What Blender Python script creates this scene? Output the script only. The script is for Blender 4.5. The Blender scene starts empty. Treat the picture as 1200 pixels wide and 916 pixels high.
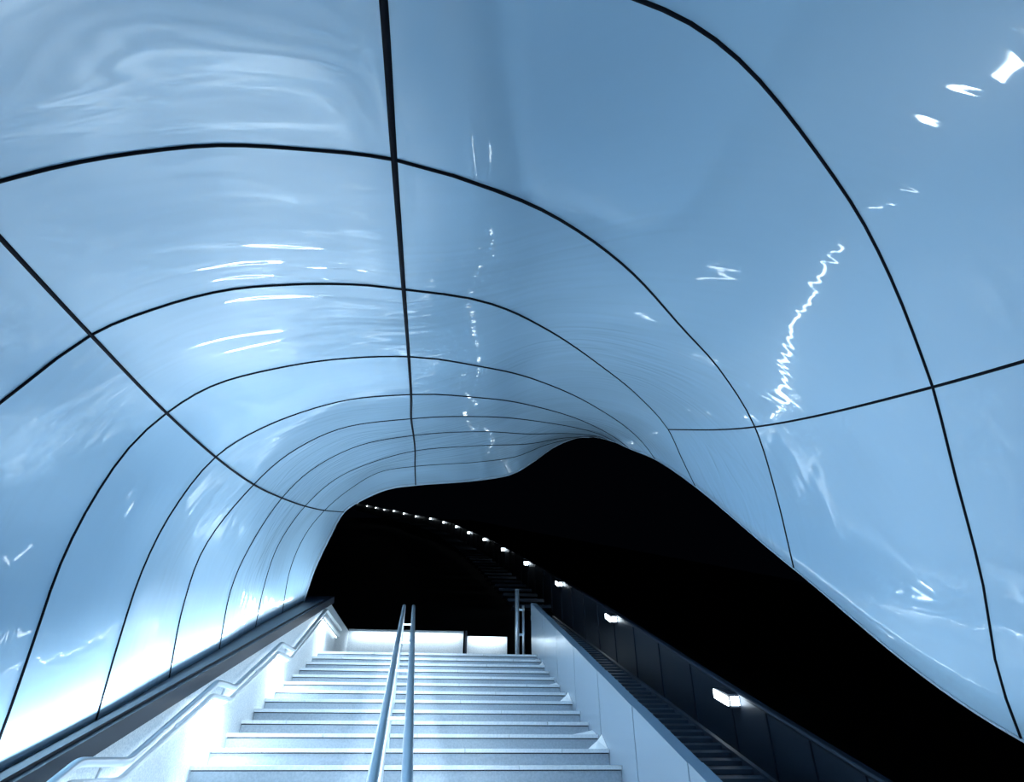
import bpy, math, random
from mathutils import Vector, Matrix
random.seed(4)
F=720.0; TH=math.atan(432/720.0); PS=math.radians(6.27)
EYE=Vector((0,0,1.71))
S=.317          # stair gradient
P0=-.38         # stair pitch line height at y=0
def pitch(y): return P0+S*y

# ---------------------------------------------------------------- materials
def mat(name,col,rough=.5,metal=0,coat=0,coatr=.03,emis=None,es=0,noise=None,spec=.5,ripple=False):
    m=bpy.data.materials.new(name); m.use_nodes=True; nt=m.node_tree; b=nt.nodes['Principled BSDF']
    b.inputs['Base Color'].default_value=(*col,1); b.inputs['Roughness'].default_value=rough
    b.inputs['Metallic'].default_value=metal; b.inputs['Coat Weight'].default_value=coat
    b.inputs['Coat Roughness'].default_value=coatr; b.inputs['Specular IOR Level'].default_value=spec
    if emis: b.inputs['Emission Color'].default_value=(*emis,1); b.inputs['Emission Strength'].default_value=es
    tc=nt.nodes.new('ShaderNodeTexCoord')
    def N(t,**k):
        n=nt.nodes.new(t)
        for a,v in k.items(): n.inputs[a.replace('_',' ')].default_value=v
        return n
    if noise:
        sc,c2,det=noise; n=N('ShaderNodeTexNoise',Scale=sc,Detail=det)
        r=nt.nodes.new('ShaderNodeValToRGB'); r.color_ramp.elements[0].position=.35; r.color_ramp.elements[1].position=.65
        r.color_ramp.elements[0].color=(*c2,1); r.color_ramp.elements[1].color=(*col,1)
        nt.links.new(tc.outputs['Object'],n.inputs['Vector']); nt.links.new(n.outputs['Fac'],r.inputs['Fac']); nt.links.new(r.outputs['Color'],b.inputs['Base Color'])
    if ripple:
        # slumped-glass waviness: broad swells + patches of finer flowing ripples
        n1=N('ShaderNodeTexNoise',Scale=.75,Detail=1.0,Distortion=.6)
        b1=N('ShaderNodeBump',Strength=.5,Distance=.07)
        mp=nt.nodes.new('ShaderNodeMapping'); mp.inputs['Scale'].default_value=(.45,3.2,1.3); mp.inputs['Rotation'].default_value=(.1,0,.4)
        n2=N('ShaderNodeTexNoise',Scale=1.6,Detail=.3,Distortion=1.7)
        msk=N('ShaderNodeTexNoise',Scale=.5,Detail=0)
        mr=nt.nodes.new('ShaderNodeMapRange'); mr.inputs[1].default_value=.40; mr.inputs[2].default_value=.62; mr.inputs[3].default_value=.25
        mul=nt.nodes.new('ShaderNodeMath'); mul.operation='MULTIPLY'
        b2=N('ShaderNodeBump',Strength=.5,Distance=.019)
        L=nt.links.new
        for x in (n1,mp,msk): L(tc.outputs['Object'],x.inputs['Vector'])
        L(mp.outputs['Vector'],n2.inputs['Vector']); L(msk.outputs['Fac'],mr.inputs[0]); L(n2.outputs['Fac'],mul.inputs[0]); L(mr.outputs[0],mul.inputs[1])
        L(n1.outputs['Fac'],b1.inputs['Height']); L(mul.outputs[0],b2.inputs['Height']); L(b1.outputs['Normal'],b2.inputs['Normal'])
        L(b2.outputs['Normal'],b.inputs['Coat Normal']); L(b1.outputs['Normal'],b.inputs['Normal'])
    return m
M_glass=mat('backpainted_glass',(.38,.58,.76),rough=.34,coat=.8,coatr=.045,ripple=True)
M_seam=mat('seam_gasket',(.004,.006,.012),rough=.8,spec=.1)
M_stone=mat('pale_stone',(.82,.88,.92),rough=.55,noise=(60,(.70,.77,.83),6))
M_riser_shade=mat('stone_riser_shaded',(.42,.50,.58),rough=.6,noise=(60,(.34,.42,.50),6))  # stair stone with shade painted in, so risers stripe against the treads
M_terr=mat('terrazzo_wall',(.74,.80,.84),rough=.55,noise=(90,(.50,.58,.65),8))
M_dark=mat('dark_coping_step_shade',(.02,.028,.045),rough=.45)
M_steel=mat('brushed_steel',(.75,.82,.88),rough=.3,metal=.6)
M_panel=mat('painted_panel',(.33,.42,.51),rough=.2)
M_tray=mat('tray_steel',(.04,.055,.08),rough=.45,metal=.4)
M_night=mat('night_ground',(.006,.008,.012),rough=.9)
M_lamp=mat('lamp_lens',(1,1,1),emis=(.80,.93,1),es=12)
M_led=mat('led_diffuser',(1,1,1),emis=(.80,.93,1),es=6)
M_snow=mat('snow',(.9,.94,.97),rough=.8)

# ---------------------------------------------------------------- mesh helper
class MB:
    def __init__(s): s.v=[];s.f=[];s.m=[];s.mats=[];s.sm=[]
    def mi(s,m):
        if m not in s.mats: s.mats.append(m)
        return s.mats.index(m)
    def add(s,vs,fs,m,smooth=False):
        o=len(s.v); s.v+= [tuple(x) for x in vs]; k=s.mi(m)
        for f in fs: s.f.append([i+o for i in f]); s.m.append(k); s.sm.append(smooth)
    def box(s,x0,x1,y0,y1,z0,z1,m):
        s.slope(x0,x1,y0,y1,z0,z1,z0,z1,m)
    def slope(s,x0,x1,y0,y1,b0,t0,b1,t1,m):
        s.add([(x0,y0,b0),(x1,y0,b0),(x1,y1,b1),(x0,y1,b1),(x0,y0,t0),(x1,y0,t0),(x1,y1,t1),(x0,y1,t1)],
              [(0,3,2,1),(4,5,6,7),(0,1,5,4),(1,2,6,5),(2,3,7,6),(3,0,4,7)],m)
    def tube(s,pts,r,m,n=8):
        pts=[Vector(p) for p in pts]; vs=[];fs=[]
        for i,p in enumerate(pts):
            t=(pts[min(i+1,len(pts)-1)]-pts[max(i-1,0)]).normalized()
            a=t.cross(Vector((0,0,1)))
            if a.length<.05: a=t.cross(Vector((1,0,0)))
            if i and a.dot(pa)<0: a=-a
            a.normalize(); pa=a; b=t.cross(a)
            for k in range(n):
                q=2*math.pi*k/n; vs.append(p+a*math.cos(q)*r+b*math.sin(q)*r)
        for i in range(len(pts)-1):
            for k in range(n):
                fs.append((i*n+k,i*n+(k+1)%n,(i+1)*n+(k+1)%n,(i+1)*n+k))
        fs.append(tuple(range(n-1,-1,-1))); fs.append(tuple((len(pts)-1)*n+k for k in range(n)))
        s.add(vs,fs,m,True)
    def obj(s,name,parent=None):
        me=bpy.data.meshes.new(name); me.from_pydata(s.v,[],s.f)
        for m in s.mats: me.materials.append(m)
        for p,k,q in zip(me.polygons,s.m,s.sm): p.material_index=k; p.use_smooth=q
        me.update(); o=bpy.data.objects.new(name,me); bpy.context.scene.collection.objects.link(o)
        if parent: o.parent=parent
        return o
def empty(name):
    o=bpy.data.objects.new(name,None); bpy.context.scene.collection.objects.link(o); return o

# ---------------------------------------------------------------- canopy: rib profiles in metres
# (y of the vertical left half, left points (x,z), right points (x,y,z), seam joint indices)
RIBS=[
 (.62,"-2.08,.75 -2.11,1.22 -2.13,1.72 -2.05,2.22 -1.80,2.64 -1.30,2.93 -1.00,3.04 -.60,3.13 -.21,3.17",
  "-.04,.64,3.23 .19,.75,3.40 .49,.93,3.66 .68,1.04,3.81 .92,1.19,3.94 1.19,1.38,4.03 1.59,1.68,4.05 1.96,1.97,3.99 2.29,2.27,3.83 2.55,2.54,3.60 2.65,2.65,3.49 2.87,2.96,3.09 3.04,3.23,2.58 3.06,3.38,2.11 3.09,3.42,1.80",(5,8,19)),
 (1.38,"-2.08,.99 -2.11,1.46 -2.13,1.96 -2.05,2.46 -1.80,2.88 -1.44,3.10 -1.37,3.15 -1.21,3.25 -1.06,3.32 -.81,3.40 -.55,3.42 -.24,3.41",
  ".04,1.51,3.48 .46,2.01,3.86 1.03,2.72,4.23 1.63,3.45,4.41 2.16,4.01,4.43 2.67,4.57,4.24 2.99,5.02,3.79 3.10,5.20,3.17",(5,11,17)),
 (2.42,"-2.08,1.32 -2.11,1.79 -2.12,2.29 -2.03,2.69 -1.86,2.98 -1.63,3.34 -1.42,3.50 -1.14,3.64 -.83,3.71 -.50,3.74 -.28,3.73",
  ".11,2.77,3.98 .69,3.81,4.59 1.40,4.96,5.08 2.15,5.96,5.32 2.69,6.58,5.25 2.94,6.88,4.99 3.10,6.98,4.67",(5,10,15)),
 (3.62,"-2.07,1.70 -2.07,1.90 -2.08,2.24 -2.09,2.63 -2.05,2.98 -1.95,3.34 -1.80,3.59 -1.57,3.81 -1.17,3.98 -.78,4.08 -.33,4.13",
  ".18,4.19,4.46 .88,5.53,5.20 1.80,6.96,5.79 2.60,7.88,5.93 2.91,8.13,5.81 3.08,8.20,5.60",(6,10,14)),
 (4.52,"-2.07,1.98 -2.08,2.38 -2.07,2.82 -1.99,3.25 -1.79,3.70 -1.48,3.98 -.92,4.25 -.36,4.35",
  ".24,5.28,4.80 .96,6.73,5.58 1.99,8.31,6.27 2.58,8.91,6.38 2.80,9.05,6.33 2.98,9.10,6.21",(4,7,11)),
 (5.59,"-2.11,2.32 -2.15,2.81 -2.10,3.32 -1.81,3.91 -1.54,4.25 -1.10,4.54 -.42,4.69",
  ".30,6.39,5.19 1.12,7.87,5.98 2.21,9.28,6.63 2.62,9.59,6.71 2.81,9.68,6.68 2.95,9.70,6.61",(3,6,10)),
 (6.75,"-2.15,2.69 -2.17,3.22 -2.08,3.66 -1.85,4.22 -1.58,4.58 -1.09,4.91 -.46,5.08",
  ".35,7.46,5.54 1.24,8.76,6.21 2.16,9.75,6.77 2.62,10.03,6.90 2.78,10.08,6.90 2.91,10.10,6.86",(3,6,10)),
 (8.10,"-2.22,3.12 -2.22,3.53 -2.15,4.07 -1.90,4.62 -1.54,5.04 -1.05,5.32 -.51,5.51",
  ".41,8.60,5.88 1.35,9.54,6.42 2.07,10.12,6.86 2.59,10.36,7.04 2.73,10.39,7.07 2.87,10.40,7.04",(3,6,10)),
 (9.40,"-2.25,3.53 -2.25,4.13 -2.12,4.65 -1.90,5.03 -1.56,5.40 -1.13,5.71 -.57,5.84",
  ".47,9.67,6.09 1.18,10.04,6.40 1.79,10.36,6.82 2.47,10.57,7.12 2.65,10.59,7.16 2.80,10.60,7.16",(3,6,10)),
 (10.75,"-2.28,3.96 -2.18,4.45 -2.02,4.99 -1.83,5.49 -1.53,5.74 -1.10,5.96 -.61,6.06",
  ".54,10.77,6.22 1.19,10.80,6.39 1.61,10.82,6.68 2.01,10.84,7.01 2.36,10.85,7.20 2.57,10.85,7.27 2.75,10.85,7.28",(3,6,11)),
]
def crom(pts):
    P=[2*pts[0]-pts[1]]+pts+[2*pts[-1]-pts[-2]]
    dense=[]
    for i in range(1,len(P)-2):
        p0,p1,p2,p3=P[i-1],P[i],P[i+1],P[i+2]
        t0=0;t1=t0+max((p1-p0).length,1e-5)**.5;t2=t1+max((p2-p1).length,1e-5)**.5;t3=t2+max((p3-p2).length,1e-5)**.5
        for k in range(16):
            t=t1+(t2-t1)*k/16
            A1=p0*((t1-t)/(t1-t0))+p1*((t-t0)/(t1-t0));A2=p1*((t2-t)/(t2-t1))+p2*((t-t1)/(t2-t1));A3=p2*((t3-t)/(t3-t2))+p3*((t-t2)/(t3-t2))
            B1=A1*((t2-t)/(t2-t0))+A2*((t-t0)/(t2-t0));B2=A2*((t3-t)/(t3-t1))+A3*((t-t1)/(t3-t1))
            dense.append(B1*((t2-t)/(t2-t1))+B2*((t-t1)/(t2-t1)))
    dense.append(pts[-1]); return dense
def resample(dense,n):
    L=[0]
    for a,b in zip(dense,dense[1:]): L.append(L[-1]+(b-a).length)
    out=[];j=0
    for k in range(n+1):
        s=L[-1]*k/n
        while j<len(L)-2 and L[j+1]<s: j+=1
        f=(s-L[j])/max(L[j+1]-L[j],1e-9); out.append(dense[j].lerp(dense[j+1],min(f,1)))
    return out
NS=[14,16,22,10]; CUM=[0,14,30,52,62]
def build(r):
    y,l,rr,ix=r
    allp=[Vector((float(a.split(',')[0]),y,float(a.split(',')[1]))) for a in l.split()]
    allp[0]-=Vector((0,0,.09))
    allp+=[Vector([float(c) for c in a.split(',')]) for a in rr.split()]
    idx=[0,*ix,len(allp)-1]; d=crom(allp); row=[]
    for q in range(4):
        seg=resample(d[idx[q]*16:idx[q+1]*16+1],NS[q])
        row+=seg if q==0 else seg[1:]
    return row
rows=[build(r) for r in RIBS]
Z,A=rows[0],rows[1]
def shift(row,f):
    return [p+Vector((0,(z-a).y*f,S*(z-a).y*f)) for z,a,p in zip(Z,A,row)]
r1=shift(Z,1.1); r2=shift(r1,1.1)
rows=[r2,r1]+rows
NR=len(rows)
cols=[crom([rows[i][j] for i in range(NR)]) for j in range(CUM[-1]+1)]
NL=len(cols[0])
cano=empty('vaulted_glass_canopy')
mb=MB(); vs=[];fs=[]; idxs=list(range(0,NL,2)); nc=CUM[-1]+1
for i in idxs:
    for j in range(nc): vs.append(cols[j][i])
for a in range(len(idxs)-1):
    for j in range(nc-1): fs.append((a*nc+j,a*nc+j+1,(a+1)*nc+j+1,(a+1)*nc+j))
mb.add(vs,fs,M_glass,True); sh=mb.obj('glass_shell',cano)
so=sh.modifiers.new('thickness','SOLIDIFY'); so.thickness=.04
me=sh.data; c=me.polygons[len(me.polygons)//2]
if (Vector((.3,c.center.y,pitch(c.center.y)+1.5))-c.center).dot(c.normal)<0: me.flip_normals()
so.offset=-1
sm=MB()
for i in range(NR-1): sm.tube(rows[i],.0085 if i<6 else .008,M_seam,6)
sm.tube(cols[CUM[2]],.011,M_seam,6); sm.tube(cols[CUM[1]],.009,M_seam,6)
sm.tube(cols[CUM[3]][:4*16+1],.009,M_seam,6)
sm.obj('panel_seams',cano)
rim=MB(); rim.tube(rows[-1],.016,M_panel,8); rim.tube(cols[-1],.010,M_panel,8); rim.obj('edge_trim',cano)

# ---------------------------------------------------------------- staircase
XL,XR=-1.95,1.62
st=MB(); n=25; T=.405; R=T*S
for i in range(n):
    y=1.2+i*T; z=i*R
    st.box(XL+.002,XR-.002,y+.030,y+T+.03,z-.35,z+R-.040,M_riser_shade)
    st.box(XL+.002,XR-.002,y+.045,y+T+.03,z+R-.040,z+R-.031,M_dark)  # painted shadow line below each tread nosing, not coping
    w=(XR-XL)/4
    off=(i%2)*w*.5
    xs=[XL]+[XL+off+w*k for k in range(0 if off else 1,4)]+[XR]
    for a,b in zip(xs,xs[1:]): st.box(a+.003,b-.003,y,y+T+.028,z+R-.031,z+R,M_stone)
st.obj('staircase')
ytop=1.2+n*T; ztop=n*R
fl=MB(); fl.box(-2.4,3.2,-3,1.22,-.2,0,M_stone); fl.obj('floor')
ld=MB()
for k in range(4):
    for j in range(3): ld.box(-1.95+k*.9+.003,-1.95+(k+1)*.9-.003,ytop+.03+j*.95,ytop+.03+(j+1)*.95-.006,ztop-.2,ztop,M_stone)
ld.obj('floor.001')

# ---------------------------------------------------------------- left parapet
def cop(y): return pitch(y)+.855+.065*(y-3)/8.5      # coping top
wl=MB(); Y0,Y1=-2.0,ytop+.3
wl.slope(-2.2,XL,1.0,Y1,pitch(1.0)-.5,cop(1.0)-.12,pitch(Y1)-.5,cop(Y1)-.12,M_terr)
wl.slope(-2.2,XL,Y0,1.0,-.2,cop(Y0)+.4,pitch(1)-.5,cop(1)-.12,M_terr)
wl.box(-2.2,XL,Y1,Y1+2.9,ztop-.3,ztop+.86,M_terr)
wl.slope(-2.34,XL+.03,Y0,Y1,cop(Y0)-.12,cop(Y0),cop(Y1)-.12,cop(Y1),M_dark)
wl.obj('wall_left')
hr=empty('wall_handrail')
path=[(3.2,-.37),(3.99,-.01),(4.6,-.01),(5.96,.56),(6.48,.57),(7.97,1.17),(8.68,1.2),(10.58,2.08),(12.4,2.08)]
path=[(y,z+1.71) for y,z in path]
t=MB()
for dz,x,rad,mm in ((0,-1.85,.025,M_steel),(-.10,-1.87,.022,M_steel),(-.135,-1.915,.008,M_led)):
    pp=[]
    for k,(y,z) in enumerate(path):
        if 0<k<len(path)-1:
            a=Vector((x,*path[k-1])) ; b=Vector((x,y,z)); c2=Vector((x,*path[k+1]))
            for f in (.0,.25,.5,.75,1):
                u=b+(a-b).normalized()*.06; v=b+(c2-b).normalized()*.06
                pp.append((u.lerp(b,f)).lerp(b.lerp(v,f),f)+Vector((0,0,dz)))
        else: pp.append(Vector((x,y,z+dz)))
    t.tube(pp,rad,mm,10)
t.obj('rails',hr)
b=MB()
for y,z in [(3.7,1.57),(4.3,1.70),(5.3,1.98),(6.22,2.275),(7.2,2.56),(8.3,2.9),(9.5,3.3),(11,3.79)]:
    b.tube([(-1.95,y,z-.12),(-1.88,y,z-.12),(-1.86,y,z-.03)],.01,M_steel,6)
b.obj('brackets',hr)

# ---------------------------------------------------------------- right parapet
wr=MB()
ys=[1.0+k*1.15 for k in range(0,9)]+[ytop+.25]
for a,c2 in zip(ys,ys[1:]):
    ha=.66+.22*(a-4.3)/7; hb=.66+.22*(c2-4.3)/7
    wr.slope(XR,XR+.10,a+.009,c2-.009,pitch(a)-.5,pitch(a)+ha,pitch(c2)-.5,pitch(c2)+hb,M_panel)
wr.slope(XR+.03,XR+.09,1.0,ytop+.25,pitch(1)-.5,pitch(1)+.52,pitch(ytop)-.5,pitch(ytop)+.8,M_dark)
wr.obj('wall_right')

# ---------------------------------------------------------------- centre handrail
ch=empty('centre_handrail'); t=MB()
def cx(y): return -.20-.36*(y-3.5)/7.5
for o in (-.08,.08):
    def q(y,h): return (cx(y)+o,y,pitch(y)+h)
    t.tube([q(2.0,.05),q(2.0,.80),q(2.06,.89),q(2.2,.92),q(10.9,.86),q(11.1,.84),q(11.16,.72),q(11.17,.05)],.028,M_steel,12)
    t.tube([q(2.0,.66),q(11.16,.60)],.020,M_steel,8)
    for k in range(1,6):
        y=2.0+k*1.53; t.tube([q(y,-.02),q(y,.9)],.02,M_steel,8)
for k in range(1,6):
    y=2.0+k*1.53; t.tube([(cx(y)-.08,y,pitch(y)+.74),(cx(y)+.08,y,pitch(y)+.74)],.012,M_steel,6)
t.obj('rails_and_posts',ch)

# ---------------------------------------------------------------- top landing
lw=MB(); yw=ytop+2.9
lw.box(-1.95,.5,yw,yw+.2,ztop-.2,ztop+.86,M_terr); lw.box(-1.95,.5,yw-.04,yw+.24,ztop+.86,ztop+.90,M_terr)
lw.obj('wall_back')
lw=MB(); lw.box(.56,1.45,yw-.05,yw+.12,ztop-.2,ztop+.80,M_terr); lw.box(.54,.58,yw-.08,yw+.15,ztop-.2,ztop+.90,M_dark); lw.obj('gate_panel')
ps=MB(); ps.tube([(1.44,12.2,ztop-.02),(1.44,12.2,ztop+1.35)],.04,M_steel,12); ps.tube([(1.56,12.2,ztop-.02),(1.56,12.2,ztop+1.05)],.025,M_steel,12)
ps.box(1.36,1.52,12.12,12.28,ztop-.02,ztop+.02,M_steel); ps.box(1.44,1.56,12.18,12.22,ztop+.5,ztop+.54,M_steel); ps.box(1.44,1.56,12.18,12.22,ztop+.95,ztop+.99,M_steel)
ps.obj('gate_post')

# ---------------------------------------------------------------- tray, track wall, lamps
def rel(l): return [Vector((x,y,z+1.71)) for x,y,z in l]
lampP=rel([(2.9,6.62,.54),(2.9,10.8,2.09),(2.8,15,3.67),(2.57,19.2,5.3),(2.23,23.4,6.96),(1.77,27.6,8.65),(1.2,31.8,10.3),(.6,36,12),(-.2,40,13.6),(-1.2,44,15.2),(-2.5,48.5,16.9),(-3.8,53,18.7),(-5.1,57.5,20.5),(-6.5,62,22.2),(-7.9,66.5,24),(-9.5,71,25.8),(-11.6,76,27.9)])
wp=[Vector((2.95,1.0,pitch(1)+.43)),Vector((2.95,4.0,pitch(4)+.5))]+[p+Vector((.05,0,.07)) for p in lampP]
wp=crom(wp)[::4]
tw=MB(); vs=[];fs=[]
for p in wp:
    for dx,z in ((0,-.95),(0,0),(.12,0),(.12,-.95)): vs.append(p+Vector((dx,0,z)))
for i in range(len(wp)-1):
    for k in range(3): fs.append((i*4+k,i*4+k+1,i*4+4+k+1,i*4+4+k))
tw.add(vs,fs,M_tray)
for a in wp:
    if a.y<40: tw.box(a.x-.015,a.x,a.y,a.y+.03,a.z-.9,a.z,M_dark)
tw.tube([p+Vector((.0,0,.02)) for p in wp],.02,M_tray,6)
tw.obj('trackside_wall')
tl=empty('trackside_lamps'); lb=MB()
for i,p in enumerate(lampP):
    y0=p.y; s=S if i<1 else .38
    w=.15 if i<3 else .10
    hz=.04 if i<3 else .05
    lb.slope(p.x-.05,p.x+.05,y0-w-.03,y0+w+.03,p.z-s*w-hz-.02,p.z-s*w+hz+.02,p.z+s*w-hz-.02,p.z+s*w+hz+.02,M_dark)
    lb.slope(p.x-.065,p.x-.045,y0-w,y0+w,p.z-s*w-hz,p.z-s*w+hz,p.z+s*w-hz,p.z+s*w+hz,M_lamp)
    lb.slope(p.x-.04,p.x+.04,y0-w-.045,y0-w-.025,p.z-s*w-hz,p.z-s*w+hz,p.z-s*w-hz,p.z-s*w+hz,M_lamp)
lb.obj('lamp_heads',tl)
ct=MB()
y=1.0
def trz(y): return pitch(y)+.42
for x in (1.90,2.36): ct.slope(x-.02,x+.02,1,13.5,trz(1)-.08,trz(1)+.02,trz(13.5)-.08,trz(13.5)+.02,M_tray)
while y<13.4:
    ct.slope(1.9,2.36,y,y+.06,trz(y)-.03,trz(y),trz(y+.06)-.03,trz(y+.06),M_tray); y+=.17
for k in range(8): ct.box(1.88,1.93,1.5+k*1.6,1.55+k*1.6,trz(1.5+k*1.6)-1.2,trz(1.5+k*1.6),M_tray); ct.box(2.34,2.38,1.5+k*1.6,1.55+k*1.6,trz(1.5+k*1.6)-1.2,trz(1.5+k*1.6),M_tray)
ct.obj('ladder_grating')
sv=MB()
for a in crom(lampP[2:13])[::3]:
    sv.box(a.x-1.15,a.x-.25,a.y-.2,a.y+.2,a.z-.62,a.z-.55,M_tray)
sv.obj('trackside_service_steps')
# hillside
hv=[];hf=[]
xs=[-60,-30,-12,-5,-2.4,0,1.6,3.2,6,12,30,60]
key=[(-12,-2.6),(1,-1.2),(12,1.9),(15,2.6)]+[(p.y,p.z-1.6) for p in lampP[3:]]+[(130,46)]
for y,z in key:
    for x in xs: hv.append((x,y,z-(.0 if abs(x)<8 else random.uniform(0,1.5))-max(0,x-3)*.15))
for i in range(len(key)-1):
    for j in range(len(xs)-1): k=i*len(xs)+j; hf.append((k,k+1,k+1+len(xs),k+len(xs)))
h=MB(); h.add(hv,hf,M_night,True); h.obj('dark_hillside')
# snow
sn=MB()
for y,w,hh in [(4.9,.16,.12),(5.4,.3,.05),(6.7,.14,.13),(7.1,.28,.05),(8.45,.13,.12),(8.9,.25,.05),(10.2,.1,.08),(10.9,.22,.05)]:
    i=int((y-1.2)/T); z=(i+1)*R-.003; y=1.2+i*T+.2
    sn.add([(XR-.003,y-.16,z),(XR-.003,y+.18,z),(XR-w,y+.12,z),(XR-w*.8,y-.1,z),(XR-.003,y+.05,z+hh),(XR-w*.35,y+.04,z+hh*.6)],
           [(0,1,2,3),(3,2,5),(0,3,5,4),(1,4,5,2),(0,4,1)],M_snow)
sn.obj('snow_drifts')

# ---------------------------------------------------------------- lighting
def strip(name,a,b2,nrm,width,power,parent,col=(.74,.90,1),spread=180):
    a=Vector(a);b2=Vector(b2); x=(b2-a).normalized(); n=Vector(nrm); n=(n-x*n.dot(x)).normalized()
    z=-n; yv=z.cross(x)
    l=bpy.data.lights.new(name,'AREA'); l.shape='RECTANGLE'; l.size=(b2-a).length; l.size_y=width; l.energy=power; l.color=col
    l.spread=math.radians(spread)
    o=bpy.data.objects.new(name,l); bpy.context.scene.collection.objects.link(o)
    m=Matrix((x,yv,z)).transposed().to_4x4(); m.translation=(a+b2)/2; o.matrix_world=m; o.parent=parent
    return o
fx=empty('linear_uplight'); hb=MB()
hb.slope(-2.02,-1.96,3.4,10.8,cop(3.4)+.001,cop(3.4)+.02,cop(10.8)+.001,cop(10.8)+.02,M_dark); hb.obj('housing',fx)
strip('uplight_led',(-1.99,3.4,cop(3.4)+.03),(-1.99,10.8,cop(10.8)+.03),(.15,0,1),.05,92,fx)
fx=empty('added_glint_lights'); hb=MB()
for y in (.8,4.0):
    hb.slope(1.74,1.88,y-.22,y+.22,pitch(y)+.36,pitch(y)+.43,pitch(y)+.50,pitch(y)+.57,M_dark)
    strip('added_glint_flood',(1.81,y-.2,pitch(y)+.445),(1.81,y+.2,pitch(y)+.445+.127),(.1,0,1),.12,14,fx)  # unseen flood, added to put bright spots on the canopy glass
hb.slope(1.77,1.83,5.5,11.2,pitch(5.5)+.5,pitch(5.5)+.56,pitch(11.2)+.5,pitch(11.2)+.56,M_dark)
strip('added_glint_strip',(1.80,5.5,pitch(5.5)+.57),(1.80,11.2,pitch(11.2)+.57),(0,0,1),.04,24,fx)  # unseen strip, added for a long reflected streak on the canopy
hb.obj('housings',fx)
fx=empty('rail_downlights')
for y,z in ((4.3,-.01),(6.25,.56),(8.35,1.19),(11,2.08)):
    strip('led',(-1.87,y-.25,z+1.71-.13),(-1.87,y+.25,z+1.71-.13),(.0,0,-1),.03,14,fx,(.82,.94,1))
for o in (-.08,.08):
    strip('added_stair_fill',(cx(2.3)+o,2.3,pitch(2.3)+.885),(cx(10.9)+o,10.9,pitch(10.9)+.825),(o*4,0,-1),.02,58,fx,(.82,.94,1))  # fill light added below the centre rail to brighten the steps
strip('added_wall_fill',(-1.85,yw-.1,ztop+.85),(.45,yw-.1,ztop+.85),(0,.25,-1),.04,11,fx,(.85,.95,1))  # added fill that brightens the landing's back wall
strip('added_wall_fill',(.62,yw-.14,ztop+.79),(1.4,yw-.14,ztop+.79),(0,.25,-1),.04,4,fx,(.85,.95,1))  # same added fill, in front of the gate panel
w=bpy.data.worlds.new('night'); bpy.context.scene.world=w; w.use_nodes=True
w.node_tree.nodes['Background'].inputs[0].default_value=(.0004,.0006,.0012,1)
bpy.context.scene.view_settings.view_transform='Standard'

fwd=Vector((math.sin(PS)*math.cos(TH),math.cos(PS)*math.cos(TH),math.sin(TH)))
rgt=Vector((math.cos(PS),-math.sin(PS),0)); upv=rgt.cross(fwd)
cam=bpy.data.cameras.new('camera'); co=bpy.data.objects.new('camera',cam); bpy.context.scene.collection.objects.link(co)
cam.sensor_width=36; cam.lens=36*F/1200; cam.clip_start=.02; cam.clip_end=500
m=Matrix((rgt,upv,-fwd)).transposed().to_4x4(); m.translation=EYE; co.matrix_world=m
bpy.context.scene.camera=co
